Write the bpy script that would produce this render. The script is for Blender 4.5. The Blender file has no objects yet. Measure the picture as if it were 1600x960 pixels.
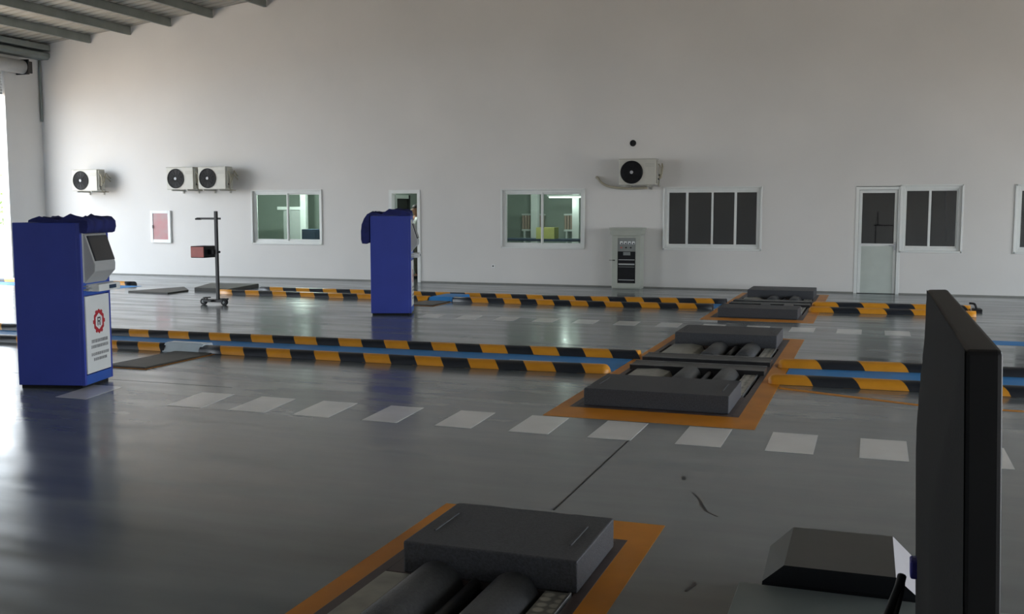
import bpy, bmesh, math, random
from mathutils import Vector, Matrix
C = bpy.context.scene.collection
PI = math.pi
random.seed(4)

# ------------------------------------------------------------------ camera
YAW, PITCH, FPX = 0.3388, 0.0946, 1608.0
cam_d = bpy.data.cameras.new('camera')
cam_d.sensor_fit = 'HORIZONTAL'; cam_d.sensor_width = 36.0
cam_d.lens = FPX / 1600.0 * 36.0
cam_d.clip_start = 0.05; cam_d.clip_end = 400
cam = bpy.data.objects.new('camera', cam_d); C.objects.link(cam)
cam.location = (0, 0, 1.65)
cam.rotation_euler = (PI / 2 - PITCH, 0, YAW)
bpy.context.scene.camera = cam

# ------------------------------------------------------------------ view, sky
vs = bpy.context.scene.view_settings
vs.view_transform = 'Standard'; vs.look = 'None'; vs.gamma = 1.0
vs.use_curve_mapping = False
vs.exposure = 0.95
world = bpy.data.worlds.new('overcast_sky'); bpy.context.scene.world = world
world.use_nodes = True
wn = world.node_tree.nodes; wl_ = world.node_tree.links
bg = wn['Background']
tc = wn.new('ShaderNodeTexCoord'); sp = wn.new('ShaderNodeSeparateXYZ'); cr = wn.new('ShaderNodeValToRGB')
wl_.new(tc.outputs['Generated'], sp.inputs[0]); wl_.new(sp.outputs['Z'], cr.inputs['Fac'])
cr.color_ramp.elements[0].position = 0.0; cr.color_ramp.elements[0].color = (.87, .94, 1.0, 1)
cr.color_ramp.elements[1].position = 0.9; cr.color_ramp.elements[1].color = (0.74, 0.85, 1.0, 1)
wl_.new(cr.outputs[0], bg.inputs['Color'])
bg.inputs['Strength'].default_value = 5.0

# room shell measures
XL, XR, YB, YF, WT = -20.4, 10.0, 21.35, -7.0, 0.22
DOORS_L = [(12.6, 20.18, 5.05), (.6, 6.8, 4.5)]
DOORS_R = [(13.0, 19.0, 3.4), (4.5, 10.5, 3.4), (-4.5, 1.5, 3.2)]

def portal(name, loc, rot, sx, sy):
    l = bpy.data.lights.new(name, 'AREA'); l.shape = 'RECTANGLE'; l.size = sx; l.size_y = sy
    l.cycles.is_portal = True
    o = bpy.data.objects.new(name, l); C.objects.link(o); o.location = loc; o.rotation_euler = rot
for (a, b, h) in DOORS_L:
    portal('daylight_portal', (XL - WT - .02, (a + b) / 2, h / 2), (0, -PI / 2, 0), h, b - a)
for (a, b, h) in DOORS_R:
    portal('daylight_portal', (XR + WT + .02, (a + b) / 2, h / 2), (0, PI / 2, 0), h, b - a)

# ------------------------------------------------------------------ materials
def mat(name, col, rough=.5, metal=0., var=0., vscale=6., bump=0., bscale=60., col2=None, spec=.5, stretch=(1, 1, 1), rvar=0., coat=0.):
    m = bpy.data.materials.new(name); m.use_nodes = True
    nt = m.node_tree; n = nt.nodes; L = nt.links; b = n['Principled BSDF']
    b.inputs['Base Color'].default_value = (*col, 1); b.inputs['Roughness'].default_value = rough
    b.inputs['Metallic'].default_value = metal; b.inputs['Specular IOR Level'].default_value = spec
    b.inputs['Coat Weight'].default_value = coat
    t = n.new('ShaderNodeTexCoord'); mp = n.new('ShaderNodeMapping'); mp.inputs['Scale'].default_value = stretch
    L.new(t.outputs['Object'], mp.inputs[0])
    if var or col2 or rvar:
        nz = n.new('ShaderNodeTexNoise'); nz.inputs['Scale'].default_value = vscale; nz.inputs['Detail'].default_value = 6
        L.new(mp.outputs[0], nz.inputs['Vector'])
        if var or col2:
            r = n.new('ShaderNodeValToRGB'); r.color_ramp.elements[0].position = .32; r.color_ramp.elements[1].position = .68
            c2 = col2 or tuple(min(1, c * (1 + var)) for c in col)
            c1 = col if col2 else tuple(c * (1 - var) for c in col)
            r.color_ramp.elements[0].color = (*c1, 1); r.color_ramp.elements[1].color = (*c2, 1)
            L.new(nz.outputs['Fac'], r.inputs[0]); L.new(r.outputs[0], b.inputs['Base Color'])
        if rvar:
            mr = n.new('ShaderNodeMapRange'); mr.inputs['From Min'].default_value = .3; mr.inputs['From Max'].default_value = .7
            mr.inputs['To Min'].default_value = rough - rvar; mr.inputs['To Max'].default_value = rough + rvar
            L.new(nz.outputs['Fac'], mr.inputs[0]); L.new(mr.outputs[0], b.inputs['Roughness'])
    if bump:
        n2 = n.new('ShaderNodeTexNoise'); n2.inputs['Scale'].default_value = bscale; n2.inputs['Detail'].default_value = 4
        L.new(mp.outputs[0], n2.inputs['Vector'])
        bp = n.new('ShaderNodeBump'); bp.inputs['Strength'].default_value = bump; bp.inputs['Distance'].default_value = .01
        L.new(n2.outputs['Fac'], bp.inputs['Height']); L.new(bp.outputs[0], b.inputs['Normal'])
    return m

def floor_material():
    m = bpy.data.materials.new('grey_epoxy_floor'); m.use_nodes = True
    nt = m.node_tree; n = nt.nodes; L = nt.links; b = n['Principled BSDF']
    t = n.new('ShaderNodeTexCoord')
    def noise(scale, detail, sc, rot=0.):
        mp = n.new('ShaderNodeMapping'); mp.inputs['Scale'].default_value = sc; mp.inputs['Rotation'].default_value = (0, 0, rot)
        L.new(t.outputs['Object'], mp.inputs[0])
        z = n.new('ShaderNodeTexNoise'); z.inputs['Scale'].default_value = scale; z.inputs['Detail'].default_value = detail
        L.new(mp.outputs[0], z.inputs['Vector']); return z
    a = noise(.55, 8, (1, 1.3, 1)); c = noise(1.6, 7, (.45, 2.2, 1), .15)
    mix = n.new('ShaderNodeMath'); mix.operation = 'ADD'; L.new(a.outputs['Fac'], mix.inputs[0]); L.new(c.outputs['Fac'], mix.inputs[1])
    r = n.new('ShaderNodeValToRGB'); r.color_ramp.elements[0].position = .38; r.color_ramp.elements[1].position = .66
    r.color_ramp.elements[0].color = (.142, .163, .175, 1); r.color_ramp.elements[1].color = (.188, .210, .222, 1)
    hv = n.new('ShaderNodeMath'); hv.operation = 'MULTIPLY'; hv.inputs[1].default_value = .5; L.new(mix.outputs[0], hv.inputs[0])
    L.new(hv.outputs[0], r.inputs[0]); L.new(r.outputs[0], b.inputs['Base Color'])
    mr = n.new('ShaderNodeMapRange'); mr.inputs['From Min'].default_value = .35; mr.inputs['From Max'].default_value = .7
    mr.inputs['To Min'].default_value = .13; mr.inputs['To Max'].default_value = .27
    L.new(c.outputs['Fac'], mr.inputs[0]); L.new(mr.outputs[0], b.inputs['Roughness'])
    w = noise(2.2, 3, (1, 1, 1))
    bp = n.new('ShaderNodeBump'); bp.inputs['Strength'].default_value = .025; bp.inputs['Distance'].default_value = .02
    L.new(w.outputs['Fac'], bp.inputs['Height']); L.new(bp.outputs[0], b.inputs['Normal'])
    b.inputs['Specular IOR Level'].default_value = .5
    return m

def glass(name, tint, ior=1.5):
    m = bpy.data.materials.new(name); m.use_nodes = True
    nt = m.node_tree; n = nt.nodes; L = nt.links
    n.remove(n['Principled BSDF']); out = n['Material Output']
    tr = n.new('ShaderNodeBsdfTransparent'); tr.inputs[0].default_value = (*tint, 1)
    g = n.new('ShaderNodeBsdfGlossy'); g.inputs['Roughness'].default_value = .02
    f = n.new('ShaderNodeFresnel'); f.inputs['IOR'].default_value = ior
    mx = n.new('ShaderNodeMixShader'); L.new(f.outputs[0], mx.inputs[0]); L.new(tr.outputs[0], mx.inputs[1]); L.new(g.outputs[0], mx.inputs[2])
    L.new(mx.outputs[0], out.inputs[0]); return m

M = {}
M['floor'] = floor_material()
M['wall'] = mat('white_painted_plaster', (.66, .65, .63), .85, col2=(.72, .705, .68), vscale=.5, bump=.05, bscale=8)
M['wall_left'] = mat('cream_painted_plaster', (.66, .65, .63), .85, var=.03, vscale=1)
M['roof'] = mat('grey_green_roof_sheet', (.34, .325, .28), .55, var=.12, vscale=1.2, stretch=(.4, 3, 1))
M['purlin'] = mat('grey_painted_purlin_steel', (.20, .22, .205), .55, var=.08, vscale=3)
M['base'] = mat('grey_skirting_paint', (.22, .22, .20), .7, var=.1)
M['frame'] = mat('white_window_frame', (.74, .76, .74), .4, var=.02)
M['glass_g'] = glass('green_tinted_glass', (.80, .87, .83))
M['glass_d'] = glass('dark_tinted_glass', (.40, .42, .42), 2.0)
M['pane_door'] = mat('pale_door_panel', (.50, .55, .51), .45, var=.03)
M['green_wall'] = mat('pale_green_room_wall', (.36, .42, .375), .8, var=.03)
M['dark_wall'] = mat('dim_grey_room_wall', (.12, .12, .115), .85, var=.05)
M['white'] = mat('white_enamel', (.75, .77, .76), .4, var=.02)
M['light_grey'] = mat('light_grey_enamel', (.42, .43, .43), .4, var=.03)
M['kiosk_blue'] = mat('royal_blue_powder_coat', (.035, .06, .36), .5, var=.06, vscale=3)
M['kiosk_blue2'] = mat('bright_blue_powder_coat', (.03, .10, .42), .4, var=.05)
M['cloth'] = mat('dark_navy_cloth', (.012, .018, .12), .9, var=.25, vscale=9, bump=.3, bscale=25)
M['screen'] = mat('black_screen_glass', (.03, .032, .036), .25)
M['black'] = mat('black_plastic', (.009, .0095, .011), .5, spec=.3, var=.15)
M['black_metal'] = mat('black_painted_steel', (.018, .018, .02), .4, var=.15, vscale=12)
M['dark_steel'] = mat('dark_oiled_steel', (.035, .035, .038), .4, metal=.3, var=.2, vscale=10)
M['rail'] = mat('bare_steel_edge', (.30, .31, .31), .35, metal=.8, var=.2, vscale=10)
M['brown'] = mat('brown_primer_steel', (.075, .055, .055), .5, var=.2, vscale=8)
M['roller'] = mat('gritty_black_roller', (.05, .052, .055), .5, var=.3, vscale=60, bump=.5, bscale=220)
M['roller_l'] = mat('worn_pale_roller_cover', (.34, .34, .30), .45, metal=.3, var=.18, vscale=7)
M['foam'] = mat('charcoal_granular_rubber', (.045, .048, .056), .55, var=.3, vscale=90, bump=.4, bscale=180)
M['orange_paint'] = mat('orange_floor_paint', (.64, .235, .008), .45, spec=.3, var=.1, vscale=3)
M['dash'] = mat('white_floor_paint', (.70, .70, .68), .2, var=.06, vscale=3)
M['k_orange'] = mat('yellow_orange_reflective', (.72, .30, .018), .4, var=.06)
M['k_black'] = mat('black_kerb_rubber', (.014, .018, .026), .4, var=.1)
M['blue_paint'] = mat('blue_floor_paint', (.05, .26, .62), .55, spec=.2, var=.08, vscale=3)
M['plate_dark'] = mat('dark_test_plate', (.045, .043, .036), .5, var=.2, vscale=6)
M['plate_light'] = mat('pale_blue_grey_plate', (.60, .70, .76), .35, metal=.2, var=.05)
M['red'] = mat('red_lens_panel', (.58, .11, .085), .35, var=.1)
M['redglass'] = mat('reddish_cabinet_glass', (.27, .17, .18), .3, col2=(.38, .09, .10), vscale=2.5)
M['ac_body'] = mat('warm_white_ac_casing', (.54, .53, .47), .45, var=.03)
M['ac_side'] = mat('grey_ac_side', (.42, .41, .36), .5, var=.06)
M['tan'] = mat('tan_pipe_lagging', (.36, .33, .25), .7, var=.1)
M['hub'] = mat('grey_hub', (.45, .46, .48), .4)
M['cab'] = mat('grey_green_cabinet_enamel', (.40, .42, .37), .45, var=.03)
M['cab_panel'] = mat('grey_instrument_panel', (.22, .235, .225), .45, var=.05)
M['logo_red'] = mat('logo_red', (.45, .02, .03), .5)
M['ink'] = mat('dark_ink', (.05, .05, .06), .6)
M['skin'] = mat('brown_skin', (.25, .12, .07), .55, var=.05)
M['hair'] = mat('black_hair', (.012, .010, .009), .6)
M['shirt'] = mat('white_shirt_cloth', (.58, .60, .58), .85, var=.05)
M['trousers'] = mat('khaki_trouser_cloth', (.16, .15, .12), .85, var=.2, vscale=12)
M['shoe'] = mat('black_shoe', (.02, .02, .02), .5)
M['yellow'] = mat('yellow_carton', (.55, .52, .16), .7, var=.05)
M['navy'] = mat('navy_upholstery', (.02, .045, .09), .8, var=.1)
M['leaf'] = mat('pale_green_leaf', (.20, .30, .10), .7, var=.4, vscale=3)
M['bark'] = mat('bark', (.10, .08, .06), .9, var=.2)
M['concrete'] = mat('pale_concrete', (.78, .59, .42), .9, var=.08, vscale=1)
M['fence'] = mat('pink_beige_baluster', (.50, .36, .30), .8, var=.05)
M['monitor_back'] = mat('charcoal_textured_plastic', (.011, .0115, .012), .8, spec=.2, var=.08, bump=.05, bscale=400)
M['vga'] = mat('blue_connector', (.02, .02, .22), .45)
M['hood'] = mat('dark_olive_grey_plastic', (.06, .062, .058), .45, var=.08)
M['desk_grey'] = mat('grey_green_steel_top', (.155, .18, .18), .45, var=.05)
M['chalk'] = mat('pale_side_panel', (.42, .40, .42), .6)
M['tread'] = None

def tread_material():
    m = bpy.data.materials.new('checker_tread_plate'); m.use_nodes = True
    nt = m.node_tree; n = nt.nodes; L = nt.links; b = n['Principled BSDF']
    t = n.new('ShaderNodeTexCoord'); v = n.new('ShaderNodeTexVoronoi'); v.inputs['Scale'].default_value = 17
    v.inputs['Randomness'].default_value = .25
    L.new(t.outputs['Object'], v.inputs['Vector'])
    r = n.new('ShaderNodeValToRGB'); r.color_ramp.elements[0].position = .30; r.color_ramp.elements[1].position = .5
    r.color_ramp.elements[0].color = (.62, .61, .56, 1); r.color_ramp.elements[1].color = (.24, .24, .22, 1)
    L.new(v.outputs['Distance'], r.inputs[0]); L.new(r.outputs[0], b.inputs['Base Color'])
    b.inputs['Metallic'].default_value = .3; b.inputs['Roughness'].default_value = .4
    bp = n.new('ShaderNodeBump'); bp.inputs['Strength'].default_value = .5; bp.inputs['Distance'].default_value = .004; bp.invert = True
    L.new(v.outputs['Distance'], bp.inputs['Height']); L.new(bp.outputs[0], b.inputs['Normal'])
    return m
M['tread'] = tread_material()

# ------------------------------------------------------------------ mesh helpers
class MB:
    def __init__(s): s.bm = bmesh.new(); s.mats = []
    def mi(s, m):
        m = M[m] if isinstance(m, str) else m
        if m not in s.mats: s.mats.append(m)
        return s.mats.index(m)
    def _apply(s, geom_faces, m):
        i = s.mi(m)
        for f in geom_faces: f.material_index = i
    def box(s, lo, hi, m, bevel=0., rot=None, seg=2):
        b2 = bmesh.new(); bmesh.ops.create_cube(b2, size=1)
        c = [(a + b) / 2 for a, b in zip(lo, hi)]; d = [abs(b - a) for a, b in zip(lo, hi)]
        for v in b2.verts: v.co = Vector((v.co.x * d[0], v.co.y * d[1], v.co.z * d[2]))
        if bevel: bmesh.ops.bevel(b2, geom=list(b2.edges), offset=bevel, segments=seg, affect='EDGES', profile=.5)
        if rot is not None:
            for v in b2.verts: v.co = rot @ v.co
        for v in b2.verts: v.co += Vector(c)
        s.merge(b2, m); return s
    def merge(s, b2, m, smooth=False):
        i = s.mi(m); mp = {}
        for v in b2.verts: mp[v] = s.bm.verts.new(v.co)
        for f in b2.faces:
            try: g = s.bm.faces.new([mp[v] for v in f.verts])
            except ValueError: continue
            g.material_index = i; g.smooth = smooth or f.smooth
        b2.free()
    def cyl(s, p, q, r, m, seg=24, r2=None, caps=True):
        p, q = Vector(p), Vector(q); d = q - p
        b2 = bmesh.new()
        bmesh.ops.create_cone(b2, cap_ends=caps, segments=seg, radius1=r, radius2=r if r2 is None else r2, depth=d.length)
        R = d.to_track_quat('Z', 'Y').to_matrix()
        for f in b2.faces: f.smooth = len(f.verts) == 4
        for v in b2.verts: v.co = R @ v.co + (p + q) / 2
        s.merge(b2, m); return s
    def torus(s, c, axis, R0, r, m, seg=32, rs=8):
        A = Vector(axis).normalized().to_track_quat('Z', 'Y').to_matrix(); c = Vector(c); i = s.mi(m); ring = []
        for a in range(seg):
            t = 2 * PI * a / seg; row = []
            for b in range(rs):
                u = 2 * PI * b / rs
                row.append(s.bm.verts.new(c + A @ Vector(((R0 + r * math.cos(u)) * math.cos(t), (R0 + r * math.cos(u)) * math.sin(t), r * math.sin(u)))))
            ring.append(row)
        for a in range(seg):
            for b in range(rs):
                f = s.bm.faces.new([ring[a][b], ring[(a + 1) % seg][b], ring[(a + 1) % seg][(b + 1) % rs], ring[a][(b + 1) % rs]])
                f.material_index = i; f.smooth = True
        return s
    def tube(s, pts, r, m, seg=10):
        # smooth tube through points
        P = [Vector(p) for p in pts]; out = []
        n = len(P)
        for k in range(n - 1):
            p0 = P[max(0, k - 1)]; p1 = P[k]; p2 = P[k + 1]; p3 = P[min(n - 1, k + 2)]
            for j in range(6):
                t = j / 6
                out.append(.5 * ((2 * p1) + (-p0 + p2) * t + (2 * p0 - 5 * p1 + 4 * p2 - p3) * t * t + (-p0 + 3 * p1 - 3 * p2 + p3) * t ** 3))
        out.append(P[-1]); i = s.mi(m); rows = []
        for k, p in enumerate(out):
            d = (out[min(k + 1, len(out) - 1)] - out[max(0, k - 1)]).normalized()
            A = d.to_track_quat('Z', 'Y').to_matrix()
            rows.append([s.bm.verts.new(p + A @ Vector((r * math.cos(2 * PI * a / seg), r * math.sin(2 * PI * a / seg), 0))) for a in range(seg)])
        for k in range(len(rows) - 1):
            for a in range(seg):
                f = s.bm.faces.new([rows[k][a], rows[k][(a + 1) % seg], rows[k + 1][(a + 1) % seg], rows[k + 1][a]])
                f.material_index = i; f.smooth = True
        for rr in (rows[0][::-1], rows[-1]):
            f = s.bm.faces.new(rr); f.material_index = i
        return s
    def face(s, pts, m):
        f = s.bm.faces.new([s.bm.verts.new(p) for p in pts]); f.material_index = s.mi(m); return s
    def prism(s, poly, axis, a, b, m, bevel=0.):
        # poly in the two other axes (order x,y,z without axis), extruded a..b
        def P(u, v, w):
            return {'x': (w, u, v), 'y': (u, w, v), 'z': (u, v, w)}[axis]
        b2 = bmesh.new()
        A = [b2.verts.new(P(u, v, a)) for u, v in poly]; B = [b2.verts.new(P(u, v, b)) for u, v in poly]
        b2.faces.new(A); b2.faces.new(B[::-1]); n = len(poly)
        for k in range(n): b2.faces.new([A[k], B[k], B[(k + 1) % n], A[(k + 1) % n]])
        bmesh.ops.recalc_face_normals(b2, faces=b2.faces)
        if bevel: bmesh.ops.bevel(b2, geom=list(b2.edges), offset=bevel, segments=2, affect='EDGES', profile=.5)
        s.merge(b2, m); return s
    def build(s, name, parent=None, loc=None, recalc=True):
        if recalc: bmesh.ops.recalc_face_normals(s.bm, faces=s.bm.faces)
        me = bpy.data.meshes.new(name); s.bm.to_mesh(me); s.bm.free()
        for m in s.mats: me.materials.append(m)
        o = bpy.data.objects.new(name, me); C.objects.link(o)
        if parent: o.parent = parent
        if loc: o.location = loc
        return o

def tag(o, label, cat, group=None):
    o['label'] = label; o['category'] = cat
    if group: o['group'] = group
    return o
def thing(name, label, cat, loc=(0, 0, 0), rz=0., group=None):
    o = bpy.data.objects.new(name, None); C.objects.link(o); o.empty_display_size = .1
    o.location = loc; o.rotation_euler = (0, 0, rz); return tag(o, label, cat, group)
def struct(o): o['kind'] = 'structure'; return o
def copy_tree(o, parent=None):
    c = o.copy(); C.objects.link(c)
    if parent: c.parent = parent
    for ch in list(o.children): copy_tree(ch, c)
    return c

def slab(name, axis, a, b, us, vs, holes, m, reveal='wall'):
    """wall/floor slab between a and b on 'axis'; u,v ranges; holes [(u0,u1,v0,v1)] cut right through"""
    U = sorted(set(list(us) + [h[0] for h in holes] + [h[1] for h in holes]))
    V = sorted(set(list(vs) + [h[2] for h in holes] + [h[3] for h in holes]))
    U = [u for u in U if us[0] <= u <= us[1]]; V = [v for v in V if vs[0] <= v <= vs[1]]
    mb = MB(); bm = mb.bm; i = mb.mi(m)
    def P(u, v, w): return {'x': (w, u, v), 'y': (u, w, v), 'z': (u, v, w)}[axis]
    vert = {}
    def g(iu, iv, w):
        k = (iu, iv, w)
        if k not in vert: vert[k] = bm.verts.new(P(U[iu], V[iv], w))
        return vert[k]
    def solid(iu, iv):
        if not (0 <= iu < len(U) - 1 and 0 <= iv < len(V) - 1): return False
        cu = (U[iu] + U[iu + 1]) / 2; cv = (V[iv] + V[iv + 1]) / 2
        return not any(h[0] < cu < h[1] and h[2] < cv < h[3] for h in holes)
    for iu in range(len(U) - 1):
        for iv in range(len(V) - 1):
            if not solid(iu, iv): continue
            for w in (a, b): bm.faces.new([g(iu, iv, w), g(iu + 1, iv, w), g(iu + 1, iv + 1, w), g(iu, iv + 1, w)])
            for du, dv, e in ((-1, 0, ((0, 0), (0, 1))), (1, 0, ((1, 0), (1, 1))), (0, -1, ((0, 0), (1, 0))), (0, 1, ((0, 1), (1, 1)))):
                if not solid(iu + du, iv + dv):
                    (p, q), (r, t) = e
                    bm.faces.new([g(iu + p, iv + q, a), g(iu + r, iv + t, a), g(iu + r, iv + t, b), g(iu + p, iv + q, b)])
    return struct(mb.build(name))

# ------------------------------------------------------------------ measures of pits, openings
PIT1 = (-2.12, -1.12, 2.85, 4.92)
PIT2 = (-2.38, -0.98, 8.2, 13.38)
PIT3 = (-2.36, -0.98, 15.82, 20.65)
W1 = (-14.13, -12.27, .85, 2.09); D1 = (-10.47, -9.75, 0., 2.06); W2 = (-7.75, -5.9, .83, 2.07)
W3 = (-4.16, -2.2, .84, 2.09); D2 = (-.38, .46, 0., 2.10); W4 = (.46, 1.53, .85, 2.10); W5 = (2.47, 4.4, .85, 2.09)

# ------------------------------------------------------------------ large structure
slab('floor', 'z', -.02, 0., (XL - .22, XR + .22), (YF - .2, 26.5), [PIT1, PIT2, PIT3], 'floor')
g = MB(); g.box((XL - 45, YF - 12, -.12), (XL - .22, 42, -.03), 'concrete'); g.box((XR + .22, YF - 12, -.12), (XR + 30, 42, -.03), 'concrete')
g.box((XL - .22, 26.5, -.12), (XR + .22, 42, -.03), 'concrete')
struct(g.build('ground'))
RZ0, RS, RA = 5.83, .11, -4.0          # roof height at eaves, slope, apex x
def roofz(x): return RZ0 + RS * ((x - XL) if x < RA else (RA - XL) - (x - RA))
HW = 9.0
slab('wall_back', 'y', YB, YB + WT, (XL - WT, XR + WT), (0, HW), [W1, D1, W2, W3, (D2[0], D2[1], 0, 2.10), W4, W5], 'wall')
slab('wall_left', 'x', XL - WT, XL, (YF - WT, YB), (0, 5.9), [(a, b, 0., h) for a, b, h in DOORS_L], 'wall_left')
slab('wall_right', 'x', XR, XR + WT, (YF - WT, YB), (0, 7.2), [(a, b, 0., h) for a, b, h in DOORS_R], 'wall')
slab('wall_front', 'y', YF - WT, YF, (XL - WT, XR + WT), (0, HW), [], 'wall')

# corrugated roof sheet, two slopes
rb = MB(); ii = rb.mi('roof'); ys = []
y = YF - .3
while y < YB - .02:
    ys += [(y, 0.), (min(y + .17, YB - .01), 0.), (min(y + .19, YB - .01), .035), (min(y + .23, YB - .01), .035)]
    y += .25
ys.append((YB - .005, 0.))
ys = sorted(set(ys)); prev = None
cols = [(XL - .5), RA, XR + .5]
for (yy, dz) in ys:
    row = [rb.bm.verts.new((x, yy, roofz(x) + dz)) for x in cols]
    if prev:
        for k in range(2):
            f = rb.bm.faces.new([prev[k], prev[k + 1], row[k + 1], row[k]]); f.material_index = ii
    prev = row
up = rb.build('ceiling'); struct(up)
sm = up.modifiers.new('thickness', 'SOLIDIFY'); sm.thickness = .03; sm.offset = 1

# purlins: C sections running to the gable wall
names = ['nearest the eaves', 'second from the eaves', 'third from the eaves', 'fourth from the eaves', 'fifth from the eaves', 'sixth from the eaves', 'last one showing at the top edge']
for k, x in enumerate((-18.73, -17.50, -16.30, -15.10, -13.62, -12.15, -10.95)):
    z1 = roofz(x) - .004; z0 = z1 - .2
    p = MB()
    p.box((x - .006, YF, z0), (x + .0, YB - .01, z1), 'purlin')
    p.box((x - .075, YF, z0), (x, YB - .01, z0 + .006), 'purlin'); p.box((x - .075, YF, z1 - .02), (x, YB - .01, z1 - .012), 'purlin')
    p.box((x - .075, YF, z0), (x - .069, YB - .01, z0 + .03), 'purlin')
    o = p.build('roof_purlin'); tag(o, 'grey steel roof purlin under the metal sheeting, ' + names[k], 'roof beam', 'roof purlins')
e = MB()
e.prism([(XL + .0, 5.46), (XL + .30, 5.46), (XL + .36, 5.52), (XL + .36, 5.60), (XL + .30, 5.64), (XL + .0, 5.64)], 'y', YF, YB - .01, 'purlin')
e.box((XL, YF, 5.68), (XL + .38, YB - .01, 5.82), 'purlin', .01)
struct(e.build('trim_1'))
b = MB(); b.box((XL, YB - .012, .0), (D1[0], YB, .028), 'base'); b.box((D1[1], YB - .012, 0), (D2[0], YB, .028), 'base'); b.box((D2[1], YB - .012, 0), (XR, YB, .028), 'base')
struct(b.build('baseboard_back'))
cd = MB(); cd.tube([(XL + .05, YB - .05, 5.45), (XL + .05, YB - .05, 3.9)], .028, 'purlin')
tag(cd.build('downpipe'), 'thin dark grey conduit running down the left corner of the back wall', 'pipe')

# floor joints: thin dark lines
j = MB(); j.box((-1.63, 5.3, .0003), (-1.618, 8.0, .001), 'black'); j.box((-10.0, 8.05, .0003), (-5.6, 8.06, .0008), 'base')
struct(j.build('trim_2'))

# ------------------------------------------------------------------ windows and doors
def window(name, R, splits, gl, yoff=.03, open_side=None):
    x0, x1, z0, z1 = R; y0 = YB + yoff; t = .055
    root = bpy.data.objects.new(name, None); C.objects.link(root); root.location = ((x0 + x1) / 2, y0, z0); struct(root)
    ox, oz = (x0 + x1) / 2, z0
    f = MB(); e = .004
    a0, a1, b0, b1 = x0 + e - ox, x1 - e - ox, e, z1 - z0 - e
    f.box((a0, 0, b0), (a0 + t, .09, b1), 'frame', .004); f.box((a1 - t, 0, b0), (a1, .09, b1), 'frame', .004)
    f.box((a0 + t, 0, b0), (a1 - t, .09, b0 + t), 'frame', .004); f.box((a0 + t, 0, b1 - t), (a1 - t, .09, b1), 'frame', .004)
    f.box((a0 - .03, -.055, b0 - .035), (a1 + .03, -.03, b0 + .0), 'frame', .004)      # outer trim on the plaster
    f.box((a0 - .03, -.055, b1), (a1 + .03, -.03, b1 + .03), 'frame', .004)
    f.box((a0 - .035, -.055, b0 - .035), (a0 + .0, -.03, b1 + .03), 'frame', .004)
    f.box((a1, -.055, b0 - .035), (a1 + .035, -.03, b1 + .03), 'frame', .004)
    f.build('window_frame', root)
    xs = [x0 - ox + t] + [s - ox for s in splits] + [x1 - ox - t]
    for k in range(len(xs) - 1):
        yy = .02 + (.03 if k % 2 else 0)
        s = MB(); w = .035; l, r = xs[k] - (.012 if k else 0), xs[k + 1] + (.012 if k < len(xs) - 2 else 0)
        bb, tt = b0 + t, b1 - t
        s.box((l, yy, bb), (l + w, yy + .028, tt), 'frame', .003); s.box((r - w, yy, bb), (r, yy + .028, tt), 'frame', .003)
        s.box((l + w, yy, bb), (r - w, yy + .028, bb + w), 'frame', .003); s.box((l + w, yy, tt - w), (r - w, yy + .028, tt), 'frame', .003)
        so = s.build('sash', root)
        p = MB(); p.box((l + w, yy + .012, bb + w), (r - w, yy + .016, tt - w), gl); p.build('pane', so)
    return root
window('window_1', W1, [-13.2], 'glass_g'); window('window_2', W2, [-6.85], 'glass_g')
window('window_3', W3, [-3.70, -3.18, -2.71], 'glass_d')
window('window_4', W4, [.97], 'glass_d'); window('window_5', W5, [3.1, 3.75], 'glass_d')

# door 1: open doorway behind the far kiosk, glazed leaf swung inwards
root = bpy.data.objects.new('door_1', None); C.objects.link(root); root.location = (D1[0], YB, 0); struct(root)
f = MB(); wd = D1[1] - D1[0]
f.box((-.03, -.02, 0), (.045, .2, 2.09), 'frame', .004); f.box((wd - .045, -.02, 0), (wd + .03, .2, 2.09), 'frame', .004); f.box((.045, -.02, 2.01), (wd - .045, .2, 2.09), 'frame', .004)
f.build('door_frame', root)
lf = MB(); rot = Matrix.Rotation(math.radians(82), 3, 'Z')
def lbox(mb, lo, hi, m, piv=(.06, .15)):
    b2 = bmesh.new(); bmesh.ops.create_cube(b2, size=1)
    for v in b2.verts:
        q = Vector([(lo[k] + hi[k]) / 2 + v.co[k] * (hi[k] - lo[k]) for k in range(3)])
        v.co = rot @ q + Vector((piv[0], piv[1], 0))
    mb.merge(b2, m)
lbox(lf, (0, 0, .02), (.07, .04, 1.98), 'pane_door'); lbox(lf, (.55, 0, .02), (.62, .04, 1.98), 'black'); lbox(lf, (.07, 0, 1.9), (.55, .04, 1.98), 'pane_door'); lbox(lf, (.07, 0, .02), (.55, .04, .95), 'pane_door')
lo_ = lf.build('door_leaf', root)
pg = MB(); lbox(pg, (.07, .015, .95), (.55, .022, 1.9), 'glass_g'); pg.build('pane', lo_)

# door 2: closed half-glazed door
root = bpy.data.objects.new('door_2', None); C.objects.link(root); root.location = (D2[0], YB, 0); struct(root); wd = D2[1] - D2[0]
f = MB(); f.box((.0, -.01, 0), (.06, .14, 2.09), 'frame', .004); f.box((wd - .065, -.01, 0), (wd + .0, .14, 2.09), 'frame', .004); f.box((.06, -.01, 2.03), (wd - .065, .14, 2.09), 'frame', .004)
f.build('door_frame', root)
lf = MB(); a, b_ = .065, wd - .07
lf.box((a, .03, .01), (a + .055, .07, 2.025), 'frame', .004); lf.box((b_ - .055, .03, .01), (b_, .07, 2.025), 'frame', .004)
lf.box((a + .055, .03, 1.97), (b_ - .055, .07, 2.025), 'frame', .004); lf.box((a + .055, .03, .93), (b_ - .055, .07, .985), 'frame', .004)
lf.box((a + .055, .04, .01), (b_ - .055, .065, .93), 'pane_door')
lfo = lf.build('door_leaf', root)
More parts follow.
